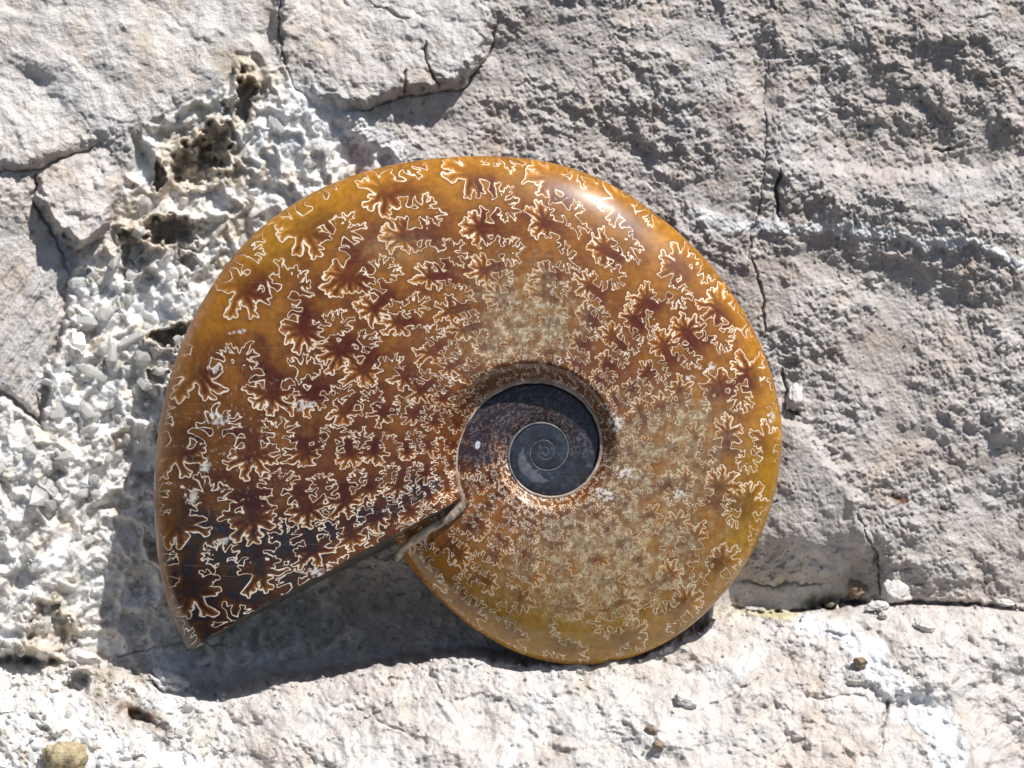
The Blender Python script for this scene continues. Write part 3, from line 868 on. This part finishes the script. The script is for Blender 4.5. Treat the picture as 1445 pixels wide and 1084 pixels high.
G = 1.0
A_AMB = srgb(160, 106, 40); A_GOLD = srgb(192, 132, 30); A_BRN = srgb(132, 82, 38); A_RED = srgb(88, 35, 21); A_DRK = srgb(80, 42, 26)
A_GLOW = srgb(226, 150, 48); A_OLV = srgb(198, 184, 148); A_NAVY = srgb(36, 37, 48); A_LINE = srgb(255, 240, 220); A_GRYL = srgb(176, 170, 168); A_CHIP = srgb(236, 228, 222)
def mixc(a, b, t):
    t = np.asarray(t)[..., None]
    return a * (1 - t) + b * t
def colours(F2d, U2d, px, py, inner=False):
    dE, dO, wr, wd, wg, tipn, lsc, we = [q.ravel() for q in suture_fields(F2d, U2d)]
    f = F2d.ravel(); u = U2d.ravel()
    n1 = fbm(px / 60, py / 60, 4, 201); n2 = fbm(px / 17, py / 17, 4, 211); n3 = fbm(px / 5.5, py / 5.5, 3, 221)
    base = mixc(A_AMB, A_BRN, sstep(-0.45, 0.55, n1 + 0.3 * n2))
    base = mixc(base, A_GOLD, sstep(0.74, 0.95, u) * sstep(6, 26, f) * 0.9 * (0.75 + 0.3 * n1).clip(0, 1))
    wr = wr * (1 - 0.75 * sstep(0.86, 0.98, u))
    # inner flank redder
    base = mixc(base, srgb(122, 70, 38), sstep(0.5, 0.1, u) * 0.6)
    c = mixc(base, A_RED, (wr * (0.92 + 0.2 * n1)).clip(0, 0.97))
    c = mixc(c, A_DRK, wd)
    c = mixc(c, A_GLOW, wg * 0.85)
    c = mixc(c, srgb(244, 218, 168), we * 0.55 * (0.75 + 0.5 * n2).clip(0, 1))
    # dark brown to slate near the aperture
    ap = (1.1 * gauss(px, py, 310, 830, 100, 100, 0) + 0.9 * gauss(px, py, 255, 890, 40, 60) + 0.6 * gauss(px, py, 262, 650, 42, 100) + 0.7 * gauss(px, py, 450, 740, 85, 28, -28) + 0.6 * gauss(px, py, 570, 705, 70, 22, -30)).clip(0, 1)
    brn = (0.75 * gauss(px, py, 330, 620, 130, 120, 0) + 0.45 * gauss(px, py, 520, 600, 110, 110)).clip(0, 1) * (0.8 + 0.4 * n1).clip(0, 1)
    c = mixc(c, c * np.array([0.58, 0.50, 0.55]), brn * (1 - 0.6 * we))
    c = mixc(c, c * np.array([0.36, 0.30, 0.34]), ap * 0.85 * (1 - 0.55 * wg))
    best_d = np.minimum(np.abs(dE), np.abs(dO))
    front = np.where(np.abs(dE) < np.abs(dO), dE, dO) > 0
    slz = (1.2 * gauss(px, py, 335, 835, 62, 72, -10) + 0.7 * gauss(px, py, 420, 770, 70, 20, -25) + 0.9 * gauss(px, py, 575, 702, 60, 17, -30) + 0.8 * gauss(px, py, 330, 890, 60, 40) + 1.1 * gauss(px, py, 280, 885, 48, 46)).clip(0, 1)
    tipz = 1.2 * gauss(px, py, 300, 860, 62, 62, 0)
    slate = np.where(front | (best_d > 0.9), sstep(0.25, 0.6, slz + tipz + 0.25 * n1), 0.35 * sstep(0.4, 0.9, slz + tipz)) * (0.8 + 0.3 * n2).clip(0, 1)
    c = mixc(c, A_NAVY * (0.75 + 0.4 * n2).clip(0.4, 1.3)[:, None], slate.clip(0, 0.95))
    # olive-grey granular patches
    ol = 1.1 * gauss(px, py, 745, 440, 44, 40, 0) + 0.6 * gauss(px, py, 720, 490, 60, 26, -10) + 0.95 * gauss(px, py, 915, 630, 60, 46, 0) + 1.15 * gauss(px, py, 880, 785, 105, 62, -10) + 0.6 * gauss(px, py, 985, 590, 26, 30) + 0.7 * gauss(px, py, 820, 850, 80, 34) + 0.5 * gauss(px, py, 560, 350, 34, 16)
    ol = (ol * (0.85 + 0.35 * n1 + 0.3 * n2)).clip(0, 1)
    gr = mixc(A_OLV * 0.62, A_OLV * 1.12, sstep(-0.5, 0.6, n3 + 0.5 * n2))
    c = mixc(c, gr, ol * (0.42 + 0.3 * we + 0.2 * n2).clip(0, 0.8))
    gold = gauss(px, py, 850, 905, 190, 34, -4) + 0.8 * gauss(px, py, 1070, 700, 30, 90, 12) + 0.5 * gauss(px, py, 700, 850, 70, 30, 35) + 0.6 * gauss(px, py, 420, 320, 60, 25, -35)
    c = mixc(c, srgb(170, 134, 40), (gold * 0.75 * (0.8 + 0.3 * n1)).clip(0, 0.85) * (1 - 0.6 * wg) * (1 - 0.5 * wr))
    ringb = sstep(0.12, 0.02, u) * 0.8
    c = mixc(c, srgb(112, 62, 26), ringb * sstep(330, 250, f) * sstep(40, 70, f))
    vs2 = 0.8 * sstep(0.955, 0.99, u) * sstep(4, 16, f) * sstep(75, 45, f) * (0.55 + 0.5 * sstep(-0.3, 0.5, fbm(f / 9, u * 60, 3, 231)))
    c = mixc(c, srgb(178, 128, 84), vs2.clip(0, 0.85))
    # line look
    lw = 0.090 * np.clip(lsc, 0.36, 1.15) * (0.55 + 0.75 * sstep(-0.5, 0.6, n2 + 0.5 * n1))
    lw = lw * (1 + 0.45 * sstep(0.3, 0.9, tipn)) * sstep(0.995, 0.955, u)
    lcol = mixc(A_LINE * np.ones((len(px), 3)), srgb(214, 186, 150), sstep(-0.3, 0.6, n1) * 0.6)
    lcol = mixc(lcol, srgb(205, 190, 160), ol * 0.7)
    lw = lw * (1 - 0.35 * ol)
    # white mineral chips
    ch = np.zeros(len(px))
    for (x, y, a, b, ro) in [(872, 598, 9, 12, 20), (884, 668, 13, 7, 10), (1003, 520, 10, 6, -35), (975, 536, 8, 3, 0), (312, 766, 17, 4, -32), (272, 700, 8, 8, 0), (292, 660, 7, 6, 0), (432, 570, 18, 6, -8),
                             (310, 590, 16, 8, 0), (340, 468, 14, 3, -8), (305, 520, 10, 5, 0), (448, 807, 12, 5, -30), (845, 692, 10, 5, 20), (860, 700, 12, 4, 0), (600, 765, 5, 4, 0), (1090, 588, 4, 12, 0), (960, 700, 9, 6, 0)]:
        ch = np.maximum(ch, gauss(px + 7 * n3, py + 7 * n2, x, y, a * 0.95, b * 0.95, ro))
    ch = sstep(0.45, 0.8, ch * (0.9 + 0.7 * n3)) + 0.55 * sstep(0.55, 0.8, n3 + 0.3 * n2) * (gauss(px, py, 760, 735, 110, 22, 0) + gauss(px, py, 880, 650, 30, 60) + 0.8 * gauss(px, py, 740, 470, 70, 60) + 0.6 * gauss(px, py, 320, 620, 60, 80)).clip(0, 1)
    c = mixc(c, A_CHIP * (0.8 + 0.25 * n3[:, None]), ch * 0.9)
    if inner:
        dk = sstep(352, 412, f + 22 * n1 + 10 * n2)
        navy = mixc(srgb(46, 38, 46), srgb(44, 56, 68), sstep(480, 640, f + 25 * n2))
        c = mixc(c, navy * (0.75 + 0.5 * sstep(-0.4, 0.6, n2))[:, None], dk * 0.95)
        lcol = mixc(lcol, srgb(84, 78, 84), dk * 0.9)
        lw = lw * (1 - 0.35 * dk) * sstep(600, 560, f)
        sp = sstep(0.62, 0.85, n3 + 0.2 * n2)
        c = mixc(c, srgb(110, 120, 140), sp * dk * 0.5)
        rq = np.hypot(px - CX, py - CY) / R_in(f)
        sky_refl = sstep(1.0, 0.75, np.abs(rq - 1.55 + 0.10 * n2 + 0.08 * n3) / (0.40 * np.sin(math.pi * np.clip((f - 650) / 115, 0, 1)) + 1e-3)) * (f > 650) * (f < 765)
        c = mixc(c, srgb(100, 104, 112), sky_refl * (0.85 + 0.3 * n3).clip(0, 1))  # pale grey crescent: sky reflection painted into the colour
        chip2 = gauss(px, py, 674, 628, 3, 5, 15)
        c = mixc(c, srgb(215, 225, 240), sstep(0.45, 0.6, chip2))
    return np.clip(c * G, 0.004, 0.9), dE, dO, lw, lcol

BASE = P(820, 938, ZREF)
shell = bpy.data.objects.new('ammonite', None)
col.objects.link(shell)
shell.empty_display_size = 0.02
shell.rotation_euler = FACE_ROT
shell.location = FR @ Vector(BASE)
tag(shell, 'polished amber-brown fossil ammonite with frilly white suture lines standing on the ledge', 'fossil')

def sheet(name, F, U, zsign=1, inner=False, mat=None):
    r = R_in(F) + (R_out(F) - R_in(F)) * U
    px, py = pos(F, r)
    zz = ZREF + (z_front(F, U) if zsign > 0 else -0.98 * Thick(F) * prof(U) * sstep(-0.15, 0.12, U))
    # faint grinding unevenness of the hand-polished surface
    if zsign > 0:
        zz = zz + 0.10 * fbm(px / 110, py / 110, 2, 301) * np.clip(1 - U ** 4, 0, 1)
    v_ = P(px, py, zz) - BASE
    ny, nx = F.shape
    q = grid_quads(ny, nx)
    if zsign < 0:
        q = q[:, ::-1]
        fx, fy = px.ravel(), py.ravel()
        cc = np.tile(A_BRN * 0.8, (len(fx), 1)); at = {'Col': cc, 'dist_a': np.full(len(fx), 9.0), 'dist_b': np.full(len(fx), 9.0), 'linew': np.full(len(fx), 0.1), 'LineCol': cc}
    else:
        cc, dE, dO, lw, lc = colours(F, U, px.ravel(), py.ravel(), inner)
        at = {'Col': cc, 'dist_a': dE, 'dist_b': dO, 'linew': lw, 'LineCol': lc}
    # orientation: make it face outwards
    me = mesh_from(name, v_.reshape(-1, 3), q, mat or M_SHELL, at)
    if len(me.polygons):
        c_i = (ny // 2) * (nx - 1) + nx // 2
        if me.polygons[min(c_i, len(me.polygons) - 1)].normal.z * zsign < 0:
            me.flip_normals()
    return link(name, me, shell)

tu = np.linspace(0, 1, 236)
U1 = 1 - (1 - tu) ** 1.3
F1 = np.linspace(0, 372, 1480)
FF, UU = np.meshgrid(F1, U1, indexing='ij')
def cut_lin(u): return 2.3 + 0.0 * u
def cut_jit(u): return 0.55 * fbm(u * 11, u * 0 + 3.3, 4, 421, 0.6) - 0.9 * sstep(0.9, 1.0, u) ** 2 * 0
FF = FF + cut_jit(UU) * np.exp(-FF / 1.2) + cut_lin(UU) * np.exp(-FF / 14.0)
outer = sheet('outer_whorl', FF, UU, 1)
# inner whorls seen in the umbilicus
F2 = np.linspace(345, 2200, 1700)
us = np.linspace(0, 1, 70)
lim = (R_in(F2 - 360) * 1.10 - R_in(F2)) / (R_out(F2) - R_in(F2))
FF2 = np.repeat(F2[:, None], 70, 1); UU2 = lim[:, None] * us[None, :]
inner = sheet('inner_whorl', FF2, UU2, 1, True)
inner['label'] = 'dark slate inner coils in the hollow middle'
# far side
tb = np.linspace(0, 1, 26)
Ub = 1 - (1 - tb) ** 2
PHI_B = lambda u: 2.3 - 8.0 * np.exp(-u * 4.2) - 0.35            # the cut face slants: its far edge lies further forward
nb = 500
FB = PHI_B(Ub)[None, :] + (372 - PHI_B(Ub)[None, :]) * np.linspace(0, 1, nb)[:, None]
back = sheet('far_flank', FB, np.repeat(Ub[None, :], nb, 0), -1)

# cut face of the aperture
M_CUT = noise_material('cut_face', tuple(srgb(56, 50, 42)), tuple(srgb(122, 110, 96)), 420, 0.45, 0.0003, 0.2)
nu, nt_ = 90, 24
ua = np.linspace(0.0, 1, nu); ta = np.linspace(0, 1, nt_)
UA, TA = np.meshgrid(ua, ta, indexing='ij')
fa0 = cut_jit(UA) + cut_lin(UA); fb0 = PHI_B(UA)
FA = fa0 + (fb0 - fa0) * TA
ra = R_in(0) + (R_out(0) - R_in(0)) * UA
px, py = pos(FA, ra)
zf = z_front(0.0 * UA, UA); zb = -0.98 * Thick(0.0 * UA) * prof(UA) * sstep(-0.15, 0.12, UA)
zz = ZREF + zf + (zb - zf) * TA
dent = 1.2 * np.sin(math.pi * TA) * np.sin(math.pi * np.clip(UA, 0, 1))
px = px + dent * 0.5 * 4; py = py - dent * 0.86 * 4
v_ = P(px, py, zz) - BASE
cut = link('aperture_face', mesh_from('aperture_face', v_.reshape(-1, 3), grid_quads(nu, nt_), M_CUT), shell)
cut['label'] = 'dark dull cut end of the shell'

# pale seams
def tube(name, pts, rad, mat, nseg=10, flat=1.0):
    pts = np.asarray(pts); rad = np.asarray(rad); n = len(pts)
    tg = np.gradient(pts, axis=0); tg /= np.linalg.norm(tg, axis=1, keepdims=True) + 1e-12
    zax = np.array([0, 0, 1.0])
    s = np.cross(tg, zax); s /= np.linalg.norm(s, axis=1, keepdims=True) + 1e-12
    b = np.cross(s, tg)
    a = np.linspace(0, 2 * math.pi, nseg, endpoint=False)
    ring = pts[:, None, :] + rad[:, None, None] * (np.cos(a)[None, :, None] * s[:, None, :] + flat * np.sin(a)[None, :, None] * b[:, None, :])
    i = np.arange(n - 1)[:, None] * nseg; j = np.arange(nseg)[None, :]; j2 = (j + 1) % nseg
    q = np.stack([i + j, i + j2, i + nseg + j2, i + nseg + j], -1).reshape(-1, 4)
    return link(name, mesh_from(name, ring.reshape(-1, 3) - BASE, q, mat), shell)
M_SEAM = noise_material('shell_seam', tuple(srgb(118, 98, 84)), tuple(srgb(214, 198, 182)), 330, 0.4, 0.0002, 0.3)
M_SEAM2 = noise_material('inner_seam', tuple(srgb(84, 84, 88)), tuple(srgb(140, 138, 138)), 500, 0.35, 0.0001, 0.3)
# ridge where the cut end meets the previous whorl
tr_ = np.linspace(0, 1, 120)
rx = np.interp(tr_, [0, 0.25, 0.55, 0.8, 0.92, 1.0], [659, 645, 612, 584, 568, 556]); ry = np.interp(tr_, [0, 0.25, 0.55, 0.8, 0.92, 1.0], [706, 722, 743, 762, 775, 792])
rn = fbm(tr_ * 9, tr_ * 0, 3, 401)
rx = smooth1(rx, 13) + 0.8 * rn; ry = smooth1(ry, 13) + 0.8 * rn
fr = (211 - np.degrees(np.arctan2(CY - ry, rx - CX))) % 360
fr = np.where(fr < 180, fr + 360, fr)
ur = (np.hypot(rx - CX, ry - CY) - R_in(fr)) / (R_out(fr) - R_in(fr))
zr = ZREF + np.where(ur < 1, z_front(fr, np.clip(ur, 0, 0.985)), 0) + 0.25
zr = smooth1(zr, 9)
ridge_o = tube('seam_ridge', P(rx, ry, zr), (0.62 + 0.25 * np.sin(tr_ * math.pi) + 0.18 * rn) * 0.001, M_SEAM, 12, 0.8)
ridge_o['label'] = 'pale raised seam where the outer coil ends'
fs = np.linspace(0, 345, 700)
xs, ys = pos(fs, R_in(fs) * (1 + 0.012 * perlin(fs / 9, fs * 0, 411)))
zs_ = ZREF + Thick(fs + 360) * 0.93 + 0.05
rs_ = np.interp(fs, [0, 25, 60, 150, 260, 345], [0.60, 0.46, 0.34, 0.40, 0.30, 0.22]) * 0.001
sm = tube('umbilical_seam', P(xs, ys, zs_), rs_, M_SEAM, 10, 0.5)
fs = np.linspace(345, 1500, 1300)
xs, ys = pos(fs, R_in(fs))
zs_ = ZREF + np.where(fs > 395, z_front(fs, 0 * fs) + 0.05, Thick(fs + 360) * 0.93 + 0.02)
zs_ = smooth1(zs_, 41)
rs_ = np.interp(fs, [345, 400, 470, 560, 700, 1060], [0.22, 0.22, 0.20, 0.13, 0.08, 0.06]) * 0.001
sp_ = tube('spiral_seam', P(xs, ys, zs_), rs_, M_SEAM2, 8, 0.5)
sp_.parent = inner
sp_['label'] = 'thin grey spiral line at the very middle'
